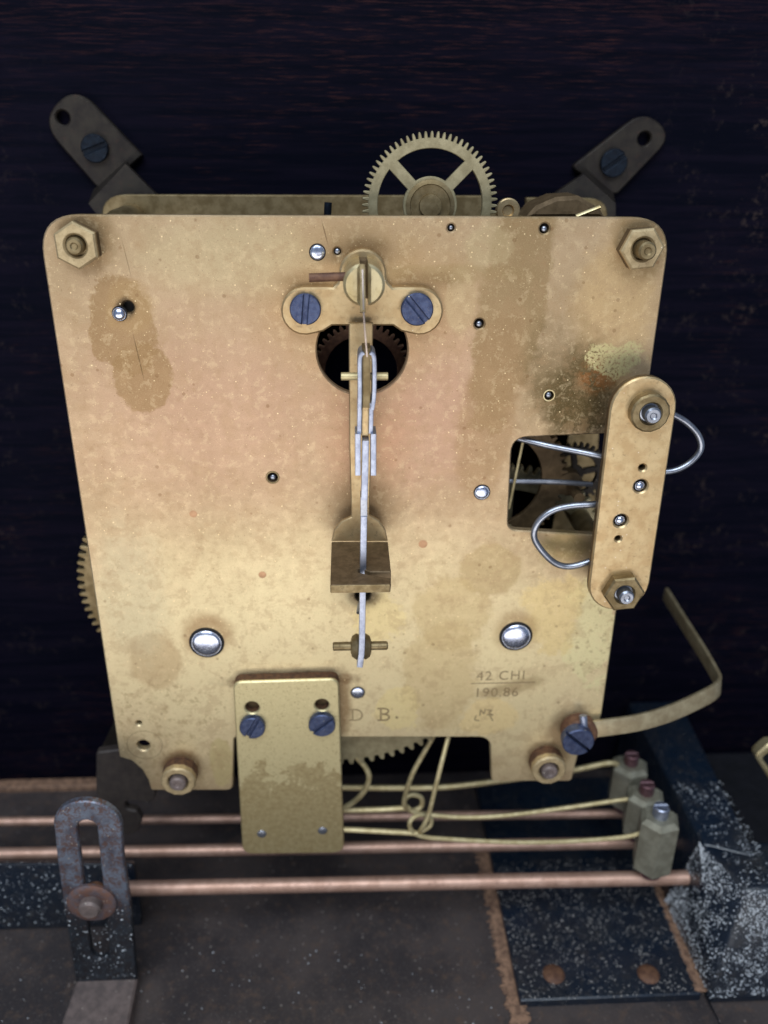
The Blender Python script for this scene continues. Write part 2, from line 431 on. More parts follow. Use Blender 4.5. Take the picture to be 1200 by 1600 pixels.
def inset(L, c):
    """move a loop by c to its left (inward for a counter-clockwise loop)"""
    out = []
    n = len(L)
    for i in range(n):
        p0, p1, p2 = Vector(L[i - 1]), Vector(L[i]), Vector(L[(i + 1) % n])
        d1 = (p1 - p0); d2 = (p2 - p1)
        if d1.length < 1e-9 or d2.length < 1e-9:
            out.append(tuple(p1)); continue
        d1.normalize(); d2.normalize()
        n1 = Vector((-d1.y, d1.x)); n2 = Vector((-d2.y, d2.x))
        b = n1 + n2
        if b.length < 0.3:
            out.append(tuple(p1 + n1 * c)); continue
        b.normalize()
        out.append(tuple(p1 + b * (c / max(0.5, b.dot(n1)))))
    return out

def prism(mb, outer, d0, d1, holes=(), c=0.25, fr=XZ):
    """plate between depths d0 (seen side, chamfered by c) and d1"""
    s = 1 if d1 > d0 else -1
    loops = [list(outer) if area2(outer) > 0 else list(outer)[::-1]]
    for h in holes:
        loops.append(list(h) if area2(h) < 0 else list(h)[::-1])
    rings = []
    verts = []; faces = []
    for L in loops:
        a = inset(L, c); n = len(L)
        o = len(verts)
        verts += [fr(x, z, d0) for x, z in a] + [fr(x, z, d0 + s * c) for x, z in L] + [fr(x, z, d1) for x, z in L]
        rings.append((o, n, a))
        for k in range(2):
            for i in range(n):
                j = (i + 1) % n
                faces.append((o + k * n + i, o + k * n + j, o + (k + 1) * n + j, o + (k + 1) * n + i))
    tris = tri_fill([r[2] for r in rings])
    for t in tris:
        faces.append(tuple(rings[li][0] + i for li, i in t))
        faces.append(tuple(rings[li][0] + 2 * rings[li][1] + i for li, i in t[::-1]))
    mb.add(verts, faces)
    return mb

def circ(x, z, r, n=28, a0=0):
    return [(x + r * math.cos(a0 + 2 * math.pi * i / n), z + r * math.sin(a0 + 2 * math.pi * i / n)) for i in range(n)]

def rounded(pts, radii, n=7):
    """polygon with rounded corners"""
    out = []
    m = len(pts)
    if not hasattr(radii, '__len__'):
        radii = [radii] * m
    for i in range(m):
        p0, p1, p2 = Vector(pts[i - 1]), Vector(pts[i]), Vector(pts[(i + 1) % m])
        r = radii[i]
        if r <= 0:
            out.append(tuple(p1)); continue
        a = (p0 - p1); b = (p2 - p1)
        la, lb = a.length, b.length
        a.normalize(); b.normalize()
        ang = a.angle(b)
        t = min(r / math.tan(ang / 2), la * 0.49, lb * 0.49)
        s_, e_ = p1 + a * t, p1 + b * t
        for k in range(n + 1):
            q = k / n
            out.append(tuple(s_ * (1 - q) ** 2 + p1 * 2 * q * (1 - q) + e_ * q * q))
    return out

def stadium(p, q, r, n=14):
    p, q = Vector(p), Vector(q)
    a = math.atan2((q - p).y, (q - p).x)
    out = [(q.x + r * math.cos(a - math.pi / 2 + math.pi * i / n), q.y + r * math.sin(a - math.pi / 2 + math.pi * i / n)) for i in range(n + 1)]
    out += [(p.x + r * math.cos(a + math.pi / 2 + math.pi * i / n), p.y + r * math.sin(a + math.pi / 2 + math.pi * i / n)) for i in range(n + 1)]
    return out

def lathe(mb, base, prof, axis=(0, -1, 0), n=28):
    """prof: (radius, height along axis)"""
    ax = Vector(axis).normalized()
    u = ax.orthogonal().normalized(); w_ = ax.cross(u)
    b = Vector(base)
    verts = []; faces = []
    for r, h in prof:
        for i in range(n):
            t = 2 * math.pi * i / n
            verts.append(b + ax * h + (u * math.cos(t) + w_ * math.sin(t)) * max(r, 1e-4))
    for k in range(len(prof) - 1):
        for i in range(n):
            j = (i + 1) % n
            faces.append((k * n + i, k * n + j, (k + 1) * n + j, (k + 1) * n + i))
    faces.append(tuple(range(n))); faces.append(tuple((len(prof) - 1) * n + i for i in range(n)))
    mb.add(verts, faces)
    return mb

def dome(r, h, k=5):
    return [(r * math.cos(math.pi / 2 * i / k), h * math.sin(math.pi / 2 * i / k)) for i in range(k)] + [(0.02 * r, h)]

def smooth_path(pts, sub=6):
    P_ = [Vector(p) for p in pts]
    if len(P_) < 3:
        return P_
    out = []
    for i in range(len(P_) - 1):
        p0 = P_[i - 1] if i else P_[0] * 2 - P_[1]
        p1, p2 = P_[i], P_[i + 1]
        p3 = P_[i + 2] if i + 2 < len(P_) else P_[-1] * 2 - P_[-2]
        for k in range(sub):
            t = k / sub
            out.append(0.5 * ((2 * p1) + (p2 - p0) * t + (2 * p0 - 5 * p1 + 4 * p2 - p3) * t * t + (3 * p1 - p0 - 3 * p2 + p3) * t ** 3))
    out.append(P_[-1])
    return out

def sweep(mb, pts, sect, sub=6, up=None):
    """sweep a cross-section (list of (a,b)) along a path; up fixes the b axis"""
    path = smooth_path(pts, sub) if sub else [Vector(p) for p in pts]
    n = len(sect)
    verts = []; faces = []
    nrm = None
    for i, p in enumerate(path):
        t = (path[min(i + 1, len(path) - 1)] - path[max(i - 1, 0)]).normalized()
        if up is not None:
            b = (Vector(up) - t * Vector(up).dot(t)).normalized()
            a = b.cross(t)
        else:
            if nrm is None:
                nrm = t.orthogonal().normalized()
            nrm = (nrm - t * nrm.dot(t)).normalized()
            a, b = nrm, t.cross(nrm)
        for x, y in sect:
            verts.append(p + a * x + b * y)
    m = len(path)
    for k in range(m - 1):
        for i in range(n):
            j = (i + 1) % n
            faces.append((k * n + i, k * n + j, (k + 1) * n + j, (k + 1) * n + i))
    faces.append(tuple(range(n))); faces.append(tuple((m - 1) * n + i for i in range(n)))
    mb.add(verts, faces)
    return mb

def tube(mb, pts, r, n=10, sub=6):
    return sweep(mb, pts, circ(0, 0, r, n), sub)

def rect(w_, t, c=0.12):
    return rounded([(-w_ / 2, -t / 2), (w_ / 2, -t / 2), (w_ / 2, t / 2), (-w_ / 2, t / 2)], c, 2)

def box(mb, lo, hi, c=0.3):
    prism(mb, rounded([(lo[0], lo[1]), (hi[0], lo[1]), (hi[0], hi[1]), (lo[0], hi[1])], c, 2), hi[2], lo[2], c=c, fr=XY)
    return mb

def hull_block(mb, pts, bev=0.5):
    bm = bmesh.new()
    vs = [bm.verts.new(p) for p in pts]
    bmesh.ops.convex_hull(bm, input=vs)
    bmesh.ops.dissolve_limit(bm, angle_limit=0.02, verts=bm.verts, edges=bm.edges)
    bmesh.ops.bevel(bm, geom=list(bm.edges), offset=bev, segments=4, affect='EDGES', profile=0.5)
    bm.verts.ensure_lookup_table(); bm.verts.index_update()
    mb.add([v.co[:] for v in bm.verts], [tuple(v.index for v in f.verts) for f in bm.faces])
    bm.free()
    return mb

# ------------------------------------------------------------------ things
def thing(name, base, label, cat, group=None):
    o = bpy.data.objects.new(name, None)
    o.empty_display_size = 0.005
    COL.objects.link(o)
    o.location = Vector(base) * MM
    o['_o'] = tuple(base)
    o['label'] = label; o['category'] = cat
    if group: o['group'] = group
    return o

def screw(name, parent, u, v, y, rpx, h, slot_deg, mat, w_=0.9, lab=None):
    """slotted cheese-head screw standing on plane y, facing the viewer"""
    p = P(u, v, y - h); r = R_(u, v, y - h, rpx)
    mb = MB()
    lathe(mb, (p.x, y, p.z), [(r * 0.98, 0), (r * 0.98, h * 0.45)], n=30)
    a = math.radians(slot_deg)
    ca, sa = math.cos(a), math.sin(a)
    k = math.asin(w_ / 2 / r)
    for s in (1, -1):
        L = []
        for i in range(17):
            t = k + (math.pi - 2 * k) * i / 16
            x, z = r * math.cos(t), r * math.sin(t) * s
            L.append((p.x + x * ca - z * sa, p.z + x * sa + z * ca))
        prism(mb, L, y - h, y - h * 0.3, c=0.22)
    o = mb.build(name, mat, parent)
    if lab: o['label'] = lab
    return o

def hexnut(parent, u, v, y, rpx, h, stud_r, stud_h, mat, stud_mat, rot=0.3, lab=None, sides=6, flank=None):
    p = P(u, v, y); r = R_(u, v, y, rpx)
    mb = MB()
    prism(mb, circ(p.x, p.z, r, sides, rot), y - h, y - h * 0.62, holes=[circ(p.x, p.z, stud_r * 1.22, 22)], c=0.35)
    o = mb.build('hex_nut', mat, parent)
    f = MB()
    prism(f, circ(p.x, p.z, r * 0.995, sides, rot), y - h * 0.63, y, holes=[circ(p.x, p.z, stud_r * 1.22, 22)], c=0.02)
    f.build('flank', flank or M['brass_dull'], o)
    if lab: o['label'] = lab
    s = MB()
    lathe(s, (p.x, y + 1, p.z), [(stud_r * 1.2, 0), (stud_r * 1.2, 1 + h * 0.62), (stud_r, 1 + h * 0.64), (stud_r, 1 + stud_h - 0.4), (stud_r * 0.8, 1 + stud_h), (stud_r * 0.45, 1 + stud_h), (stud_r * 0.3, 1 + stud_h - 0.25)], n=22)
    s.build('stud', stud_mat, o)
    return o

def gear(mb, cx, cz, r_out, tooth_h, teeth, y0, y1, holes=(), c=0.12, a0=0.0):
    L = []
    ri = r_out - tooth_h
    for i in range(teeth):
        t = 2 * math.pi * (i / teeth) + a0
        w_ = 2 * math.pi / teeth
        for dt, r in ((-0.32, ri), (-0.20, r_out - tooth_h * 0.25), (-0.10, r_out), (0.10, r_out), (0.20, r_out - tooth_h * 0.25), (0.32, ri)):
            L.append((cx + r * math.cos(t + dt * w_), cz + r * math.sin(t + dt * w_)))
    prism(mb, L, y0, y1, holes=holes, c=c)
    return mb

def crossings(cx, cz, r_in, r_out, n, spoke, a0):
    """openings between n spokes"""
    hs = []
    for k in range(n):
        ta = a0 + 2 * math.pi * k / n; tb = a0 + 2 * math.pi * (k + 1) / n
        oi = math.asin(spoke / 2 / r_in); oo = math.asin(spoke / 2 / r_out)
        L = [(cx + r_out * math.cos(ta + oo + (tb - ta - 2 * oo) * i / 14), cz + r_out * math.sin(ta + oo + (tb - ta - 2 * oo) * i / 14)) for i in range(15)]
        L += [(cx + r_in * math.cos(tb - oi - (tb - ta - 2 * oi) * i / 8), cz + r_in * math.sin(tb - oi - (tb - ta - 2 * oi) * i / 8)) for i in range(9)]
        hs.append(L)
    return hs

def pts2(L, y):
    return [(P(u, v, y).x, P(u, v, y).z) for u, v in L]

# ================================================================== SETTING
WALL_Y, FLOOR_Z = 62.0, -188.0
def slab(name, lo, hi, mat):
    o = box(MB(), lo, hi, 0.2).build(name, mat, None, (0, 0, 0)); o['kind'] = 'structure'
    return o
slab('wall', (-260, WALL_Y, -210), (260, WALL_Y + 10, 240), M['wall'])
slab('floor', (-260, -150, -200), (260, WALL_Y - 0.2, FLOOR_Z), M['floor'])
# unfinished strip where the floor meets the wall
a = PZ(-20, 1216, FLOOR_Z); b = PZ(230, 1216, FLOOR_Z)
mb = MB(); box(mb, (a.x - 60, WALL_Y - 4.5, FLOOR_Z), (b.x + 30, WALL_Y - 0.4, FLOOR_Z + 2.0), 0.4)
o = mb.build('skirting', M['raw_edge'], None, (0, 0, 0)); o['kind'] = 'structure'

# ================================================================== CLOCK MOVEMENT
mv = thing('clock_movement', PLATE_ROOT, 'stained brass mechanical clock movement with square back plate and toothed wheels', 'clock movement')
TH = 1.8
outl = pts2([(57, 335), (1051, 340), (939.6, 1117)], 0)
bot = [(922, 1146), (893, 1221), (768, 1221), (766, 1152), (540, 1152)]
left_bot = [(420, 1152), (366, 1152), (364, 1235), (236, 1235)]
poly = pts2([(57, 335)], 0) + pts2(left_bot[::-1] + bot[::-1] and [], 0)
tl, tr = pts2([(57, 335), (1051, 340)], 0)
corner = pts2([(187, 1183), (206, 1189), (222, 1203), (232, 1220), (236, 1235)], 0)
pl = [tl] + corner + pts2([(364, 1235), (366, 1152)], 0) + pts2([(766, 1152), (768, 1221), (893, 1221), (905, 1172), (928, 1152), (940, 1117)], 0) + [tr]
rad = [7.5] + [0] * 4 + [0.8] + [2.0, 1.0] + [3.6, 1.2, 1.2, 1.0, 1.0, 0.5] + [7.5]
outer = rounded(pl, rad, 9)
HOLES = [(705, 356, 6), (851, 357, 8), (749, 506, 8), (858, 618, 8), (426, 746, 9), (217, 1130, 4.5), (224, 1165, 10), (527, 393, 6), (567, 930, 12), (200, 480, 9)]
holes = []
for u, v, r in HOLES:
    p = P(u, v, 0); holes.append(circ(p.x, p.z, R_(u, v, 0, r), 16))
# the round opening below the suspension bridge
p = P(566, 548, 0); holes.append(circ(p.x, p.z, R_(566, 548, 0, 71), 44))
# the window beside the side cock
holes.append(rounded(pts2([(800, 684), (985, 676), (962, 838), (793, 828)], 0), [3.5, 1, 1, 2.5], 6))
mb = MB(); prism(mb, outer, 0, TH, holes, c=0.28)
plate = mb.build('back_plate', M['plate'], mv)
# dark backing cups behind the blind bores
for u, v, r in HOLES:
    if (u, v) in ((224, 1165),):
        continue
    p = P(u, v, 0); rr = R_(u, v, 0, r)
    lathe(MB(), (p.x, 3.2, p.z), [(rr * 1.6, 0), (rr * 1.6, 1.3), (0.05, 1.35)], n=14).build('bore_backing', M['hole'], plate)

# front plate (deeper in the case)
FY = 45.0
fp = rounded(pts2([(152, 304), (757, 306), (757, 330), (822, 330), (822, 309), (955, 310)], FY) + [(52, -128), (-52, -128)], [6, 0.6, 0.4, 0.4, 0.5, 5, 5, 5], 6)
fh = [circ(P(566, 555, FY).x, P(566, 555, FY).z, 12.5, 40), rounded(pts2([(790, 660), (935, 660), (925, 850), (782, 850)], FY), 2, 5)]  # openings added so the interior reads black behind the back plate
prism(MB(), fp, FY, FY + 1.8, fh, c=0.25).build('front_plate', M['brass_dull'], mv)
for u, v in ((121, 383), (1000, 388), (281, 1207), (851, 1194)):
    p = P(u, v, 0)
    lathe(MB(), (p.x, FY, p.z), [(3.6, 0), (3.6, 12), (3.0, 14), (3.0, 30), (3.6, 32), (3.6, FY - TH)], n=20).build('pillar', M['brass_dull'], mv)

# corner nuts
hexnut(mv, 125, 381, 0, 36, 3.0, 1.6, 4.0, M['nut'], M['brass_dull'], 0.55, flank=M['brass_grime'])
hexnut(mv, 996, 386, 0, 34, 3.4, 1.7, 6.2, M['nut'], M['brass_dull'], 0.1, 'brass hex nut with long stud at the upper right corner', flank=M['brass_grime'])
hexnut(mv, 283, 1203, 0, 27, 4.4, 2.0, 5.4, M['nut'], M['foot'], 0.2, sides=12, flank=M['grime_edge'])
hexnut(mv, 852, 1186, 0, 27, 4.4, 2.0, 5.4, M['nut'], M['foot'], 0.2, sides=12, flank=M['grime_edge'])

# arbor ends (bright steel)
for u, v, r, h, lab in ((187, 490, 10, 1.2, None), (496, 394, 11, 0.5, None), (753, 769, 11, 0.6, None), (559, 1082, 9.5, 0.3, None), (323, 1004, 23, 1.0, 'broad bright arbor end, left'), (806, 994, 22, 1.0, 'broad bright arbor end, right')):
    p = P(u, v, 0); rr = R_(u, v, 0, r)
    mb = MB(); lathe(mb, (p.x, 0.5, p.z), [(rr, 0), (rr, 0.5 + h * 0.4)] + [(a, 0.5 + h * 0.4 + b) for a, b in dome(rr * 0.97, h * 0.6)], n=30)
    o = mb.build('arbor_end', M['steel'], mv)
    if lab: o['label'] = lab
    mb = MB(); prism(mb, circ(p.x, p.z, rr * 1.2, 30), -0.06, 0.3, [circ(p.x, p.z, rr * 1.0, 30)], c=0.02)
    mb.build('arbor_ring', M['hole'], o)
for u, v, r in ((705, 356, 3.6), (851, 358, 4.4), (749, 507, 4.6), (858, 618, 4.6), (426, 747, 4.4), (527, 393, 4.5)):
    p = P(u, v, 0); rr = R_(u, v, 0, r)
    mb = MB(); lathe(mb, (p.x, 1.4, p.z), [(rr, 0), (rr, 0.9)] + [(a, 0.9 + b) for a, b in dome(rr, 0.3)], n=16)
    mb.build('pivot', M['steel_grey'], mv)
p = P(858, 618, 0)
prism(MB(), circ(p.x, p.z, 1.25, 24), -0.05, 0.2, [circ(p.x, p.z, 1.0, 24)], c=0.02).build('bushing', M['brass_pale'], mv)
p = P(426, 746, 0)
prism(MB(), circ(p.x, p.z, 1.4, 24), -0.05, 0.2, [circ(p.x, p.z, 1.12, 24)], c=0.02).build('bushing', M['brass_dull'], mv)
for u, v, r in ((302, 803, 6), (661, 850, 7), (410, 898, 6)):
    p = P(u, v, 0); rr = R_(u, v, 0, r)
    lathe(MB(), (p.x, 0.4, p.z), [(rr, 0), (rr, 0.42), (rr * 0.5, 0.46), (0.02, 0.47)], n=20).build('copper_plug', M['copper_dot'], mv)
p = P(226, 1164, 0)
prism(MB(), circ(p.x, p.z, 4.3, 36), -0.02, 0.2, [circ(p.x, p.z, 4.15, 36)], c=0.005).build('ring_mark', M['stamp_shade'], plate)

# stamped lettering
def stamp(text, u, v, height_px, sx=1.0, space=1.0):
    cu = bpy.data.curves.new('stamped_text', 'FONT')
    cu.body = text; cu.size = 1.0; cu.extrude = 0.0; cu.resolution_u = 4; cu.space_character = space
    t = bpy.data.objects.new('stamped_text', cu); COL.objects.link(t)
    dg = bpy.context.evaluated_depsgraph_get()
    me = bpy.data.meshes.new_from_object(t.evaluated_get(dg))
    bpy.data.objects.remove(t)
    k = R_(u, v, 0, height_px) / 0.70
    p = P(u, v, 0); og = Vector(plate['_o'])
    for vv in me.vertices:
        x, y = vv.co.x * k * sx, vv.co.y * k
        vv.co = ((p.x + x - og.x) * MM, (-0.03 - og.y) * MM, (p.z + y - og.z) * MM)
    me.materials.clear(); me.materials.append(M['stamp_shade'])
    o = bpy.data.objects.new('stamped_text', me); COL.objects.link(o); o.parent = plate
stamp('42 CHI', 744, 1063, 17, 0.95, 1.15)
stamp('190.86', 740, 1089, 17, 0.98, 1.1)
a, b = P(736, 1068, 0), P(836, 1068, 0)
box(MB(), (a.x, -0.03, a.z - 0.13), (b.x, 0.1, a.z + 0.13), 0.01).build('stamped_line', M['stamp_shade'], plate)

def stroke_letters(strokes, r=0.17):
    mb = MB()
    for s in strokes:
        L = [(P(u, v, 0).x, P(u, v, 0).z) for u, v in s]
        pts = smooth_path([(x, 0, z) for x, z in L], 5)
        for i in range(len(pts) - 1):
            d = (pts[i + 1] - pts[i])
            if d.length < 1e-6: continue
            d.normalize(); n = Vector((-d.z, 0, d.x)) * r
            q = [pts[i] - n - d * r * .4, pts[i] + n - d * r * .4, pts[i + 1] + n + d * r * .4, pts[i + 1] - n + d * r * .4]
            yy = -0.030 - 0.0008 * (i % 7)
            mb.add([(p.x, yy, p.z) for p in q], [(0, 1, 2, 3)])
    return mb
stroke_letters([[(551, 1109), (551, 1125)], [(546, 1109), (558, 1109), (565, 1114), (565, 1121), (558, 1125), (546, 1125)]]).build('stamped_letter', M['stamp_shade'], plate)
stroke_letters([[(595, 1107), (595, 1125)], [(590, 1107), (603, 1107.5), (607, 1111), (603, 1115), (596, 1115.5)], [(596, 1115.5), (605, 1117), (608, 1121), (603, 1125), (590, 1125)]], 0.22).build('stamped_letter', M['stamp_shade'], plate)
stroke_letters([[(619, 1120), (621, 1122)]], 0.3).build('stamped_letter', M['stamp_shade'], plate)
stroke_letters([[(750, 1118), (751, 1109), (756, 1115), (758, 1108)], [(761, 1109), (768, 1110), (764, 1114), (770, 1117), (761, 1117)], [(744, 1118), (742, 1124), (748, 1126)], [(766, 1119), (770, 1126)]], 0.16).build('stamped_letter', M['stamp_shade'], plate)

# wheels
GY = 12.0
p = P(672, 321, GY); rr = R_(672, 321, GY, 106)
hs = crossings(p.x, p.z, rr * 0.40, rr * 0.775, 4, rr * 0.17, math.radians(45))
mb = MB(); gear(mb, p.x, p.z, rr, 1.15, 68, GY, GY + 1.2, hs + [circ(p.x, p.z, rr * 0.12, 16)])
tw = mb.build('toothed_wheel', M['wheel'], mv); tw['label'] = 'spoked wheel standing above the top edge of the plate'
lathe(MB(), (p.x, GY + 2, p.z), [(rr * 0.36, 0), (rr * 0.36, 2.3), (rr * 0.30, 2.5), (rr * 0.29, 2.35), (rr * 0.17, 2.35), (rr * 0.16, 3.4), (rr * 0.05, 3.5)], n=32).build('hub', M['brass_dull'], tw)
p = P(795, 330, 14); rr = R_(795, 330, 14, 19)
lathe(MB(), (p.x, 16, p.z), [(rr, 0), (rr, 1.2), (rr * 0.9, 1.4), (rr * 0.5, 1.4), (rr * 0.4, 0.8), (0.05, 0.8)], n=24).build('collar', M['brass'], mv)
p = P(513, 330, 10)
tube(MB(), [(p.x - 0.4, 10, p.z - 4), (p.x, 10, p.z + 1.6)], 0.75, 12, 0).build('stop_pin', M['screw_dark'], mv)
def big_wheel(u, v, y, r_mm, teeth, mat='wheel', lab=None):
    p = P(u, v, y)
    hs = crossings(p.x, p.z, r_mm * 0.3, r_mm * 0.8, 5, r_mm * 0.16, 0.3)
    mb = MB(); gear(mb, p.x, p.z, r_mm, 1.7, teeth, y, y + 1.6, hs)
    o = mb.build('toothed_wheel', M[mat], mv)
    if lab: o['label'] = lab
    lathe(MB(), (p.x, y - 1, p.z), [(r_mm * .28, 0), (r_mm * .28, -12), (1, -12)], n=28).build('barrel', M['brass_dull'], o)
    return o
big_wheel(322, 914, 20, 31.4, 88, mat='brass_dull', lab='toothed wheel whose edge shows left of the plate')
big_wheel(775, 905, 24, 31.5, 88)
# the wheel below the lower edge
p = P(520, 955, 7)
rr = (P(520, 955, 7) - P(520, 1196, 7)).length
mb = MB(); gear(mb, p.x, p.z, rr, 1.7, 106, 7, 8.6, [circ(p.x, p.z, rr * .55, 40)])
o = mb.build('toothed_wheel', M['wheel'], mv); o['label'] = 'toothed wheel showing under the lower edge of the plate'
# wheel seen through the round opening
p = P(566, 600, 8)
mb = MB(); gear(mb, p.x, p.z, 11.0, 1.1, 44, 17, 18.2, [circ(p.x, p.z, 8.0, 40)])
mb.build('escape_wheel', M['rust'], mv)
# wheels and pieces inside the side window
p = P(770, 750, 14)
mb = MB(); gear(mb, p.x, p.z, 17.5, 1.2, 60, 14, 15.2, [circ(p.x, p.z, 11.5, 48)])
mb.build('toothed_wheel', M['brass_grime'], mv)
p = P(900, 740, 26)
mb = MB(); gear(mb, p.x, p.z, 8.0, 1.2, 30, 26, 27.2, crossings(p.x, p.z, 2.0, 5.2, 4, 1.4, 0.2))
mb.build('toothed_wheel', M['dark_steel'], mv)
p = P(900, 770, 9)
lathe(MB(), (p.x, 24, p.z), [(1.3, 0), (1.3, 6), (3.0, 6.3), (3.0, 10), (1.2, 10.4), (1.2, 18)], n=12).build('pinion', M['brass_grime'], mv)
tube(MB(), [P(817, 690, 5), P(795, 795, 5)], 0.33, 8, 0).build('spring_wire', M['brass_wire'], mv)
tube(MB(), [P(795, 752, 7), P(870, 753, 7), P(925, 757, 7)], 0.62, 10, 3).build('arbor', M['steel_grey'], mv)

# grime-covered block and sliver above the top edge on the right
pp = pts2([(822, 340), (838, 322), (870, 308), (905, 306), (938, 326), (946, 340)], 20)
prism(MB(), pp, 20, 30, c=0.8).build('grimy_block', M['brass_grime'], mv)
sweep(MB(), [P(900, 338, 15), P(938, 323, 15)], rect(0.7, 0.5), 0).build('brass_sliver', M['brass_pale'], mv)

# ------------------------------------------------------------------ suspension bridge
br = pts2([(440, 487)], 0)
cl, cr_, ct = P(476, 487, -2), P(656, 487, -2), P(567, 428, -2)
rl = R_(476, 487, -2, 37); rt = R_(567, 428, -2, 37)
L = []
for i in range(13):                                   # top lobe, right to left
    t = math.radians(-8 + 196 * i / 12); L.append((ct.x + rt * math.cos(t), ct.z + rt * math.sin(t)))
lz = P(476, 450, -2).z
L += [(ct.x - rt - 0.25, ct.z - 1.6), (ct.x - rt - 1.2, ct.z - 2.6), (ct.x - rt - 2.6, lz + 0.1)]
for i in range(13):
    t = math.radians(95 + 195 * i / 12); L.append((cl.x + rl * math.cos(t), cl.z + rl * math.sin(t)))
bz = P(567, 509, -2).z
L += [(P(505, 515, -2).x, P(505, 518, -2).z), (P(519, 509, -2).x, bz), (P(614, 509, -2).x, bz), (P(627, 515, -2).x, P(627, 518, -2).z)]
for i in range(13):
    t = math.radians(-110 + 195 * i / 12); L.append((cr_.x + rl * math.cos(t), cr_.z + rl * math.sin(t)))
L += [(ct.x + rt + 2.6, lz + 0.1), (ct.x + rt + 1.2, ct.z - 2.6), (ct.x + rt + 0.25, ct.z - 1.6)]
mb = MB(); prism(mb, L, -2.0, -0.02, c=0.35)
bridge = mb.build('suspension_bridge', M['brass'], mv)
screw('screw', bridge, 477, 484, -2, 24.5, 1.3, 84, M['blued'])
screw('screw', bridge, 652, 484, -2, 25.5, 1.3, -50, M['blued'])
# slotted post carrying the spring: two half-rounds with a gap
POST_Y = -11.5
ep = P(569, 446, POST_Y); pr = R_(569, 446, POST_Y, 33)
mb = MB()
for s in (1, -1):
    Lh = []
    for i in range(15):
        t = -math.pi / 2 + math.asin(0.7 / pr) + (math.pi - 2 * math.asin(0.7 / pr)) * i / 14
        k = math.asin(0.75 / pr)
        t = -math.pi / 2 + k + (math.pi - 2 * k) * i / 14
        Lh.append((ep.x + s * pr * math.cos(t), ep.z + pr * math.sin(t)))
    prism(mb, Lh, POST_Y, -1.9, c=0.5)
post = mb.build('slotted_post', M['brass_pale'], bridge)
box(MB(), (ep.x - 0.74, -5.5, ep.z - pr * 0.9), (ep.x + 0.74, -2.1, ep.z + pr * 0.95), 0.1).build('post_web', M['brass_grime'], bridge)
a, b = P(483, 434, -8), P(540, 432, -8)
tube(MB(), [a, b], 0.8, 12, 0).build('cross_pin', M['rust'], bridge)

# ------------------------------------------------------------------ hammer bridge (lower brass plate)
hb = pts2([(364, 1066), (529, 1061), (538, 1333), (379, 1335)], -3.2)
hh = [circ(P(u, v, -3.2).x, P(u, v, -3.2).z, R_(u, v, -3.2, 11), 20) for u, v in ((394, 1106), (503, 1102))]
mb = MB(); prism(mb, rounded(hb, [2.2, 2.2, 3.0, 3.0], 6), -3.2, -2.55, hh, c=0.3)
hbr = mb.build('hammer_bridge', M['bridge'], mv, None)
gl = rounded(hb, [2.2, 2.2, 3.0, 3.0], 6)
prism(MB(), gl, -2.56, -0.04, hh, c=0.02).build('grimy_edge', M['grime_edge'], hbr)
for (u, v) in ((394, 1106), (503, 1102)):
    p = P(u, v, -3.2); lathe(MB(), (p.x, -0.6, p.z), [(1.9, 0), (1.9, 0.2), (0.05, 0.25)], n=16).build('bore_backing', M['brass_grime'], hbr)
screw('screw', hbr, 394, 1139, -3.2, 20, 1.6, 62, M['blued'])
screw('screw', hbr, 503, 1135, -3.2, 21, 1.6, 40, M['blued'])
for u, v in ((409, 1303), (504, 1298)):
    p = P(u, v, -3.2); lathe(MB(), (p.x, -3.0, p.z), [(1.2, 0), (1.2, 0.25)] + [(a, 0.25 + b) for a, b in dome(1.15, 0.25)], n=18).build('rivet', M['steel_grey'], hbr)

# ------------------------------------------------------------------ side cock with its two nuts
CY = -9.0
mb = MB()
A, B = P(1005, 640, CY), P(968, 912, CY)
chole = [circ(P(u, v, CY).x, P(u, v, CY).z, R_(u, v, CY, r), 16) for u, v, r in ((1004, 731, 5.5), (1001, 760, 11), (970, 814, 11), (966, 842, 4.8))]
prism(mb, stadium((B.x, B.z), (A.x, A.z), R_(990, 780, CY, 50)), CY, CY + 0.7, chole, c=0.3)
cock = mb.build('side_cock', M['brass'], mv)
prism(MB(), stadium((B.x, B.z), (A.x, A.z), R_(990, 780, CY, 50) * 0.998), CY + 0.69, CY + 2.0, chole, c=0.02).build('edge', M['brass_grime'], cock)
for u, v, r in ((1004, 731, 5.5), (1001, 760, 11), (970, 814, 11), (966, 842, 4.8)):
    p = P(u, v, CY); lathe(MB(), (p.x, CY + 2.6, p.z), [(1.9, 0), (1.9, 0.5), (0.05, 0.55)], n=14).build('bore_backing', M['hole'], cock)
for u, v in ((1001, 761), (970, 815)):
    p = P(u, v, CY); lathe(MB(), (p.x, CY + 1.8, p.z), [(0.95, 0), (0.95, 1.2)] + [(a, 1.2 + b) for a, b in dome(0.9, 0.5)], n=18).build('pivot', M['steel'], cock)
for u, v, rp, rot in ((1011, 641, 31, 0.4), (971, 921, 32, 0.1)):
    o = hexnut(cock, u, v, CY, rp, 2.3, 1.65, 3.9, M['brass_dull'], M['steel_grey'], rot, sides=6 if v > 800 else 14)
for q in (A, B):
    lathe(MB(), (q.x, FY, q.z), [(2.6, 0), (2.6, FY - CY - 2.0)], n=18).build('cock_post', M['brass_dull'], cock)

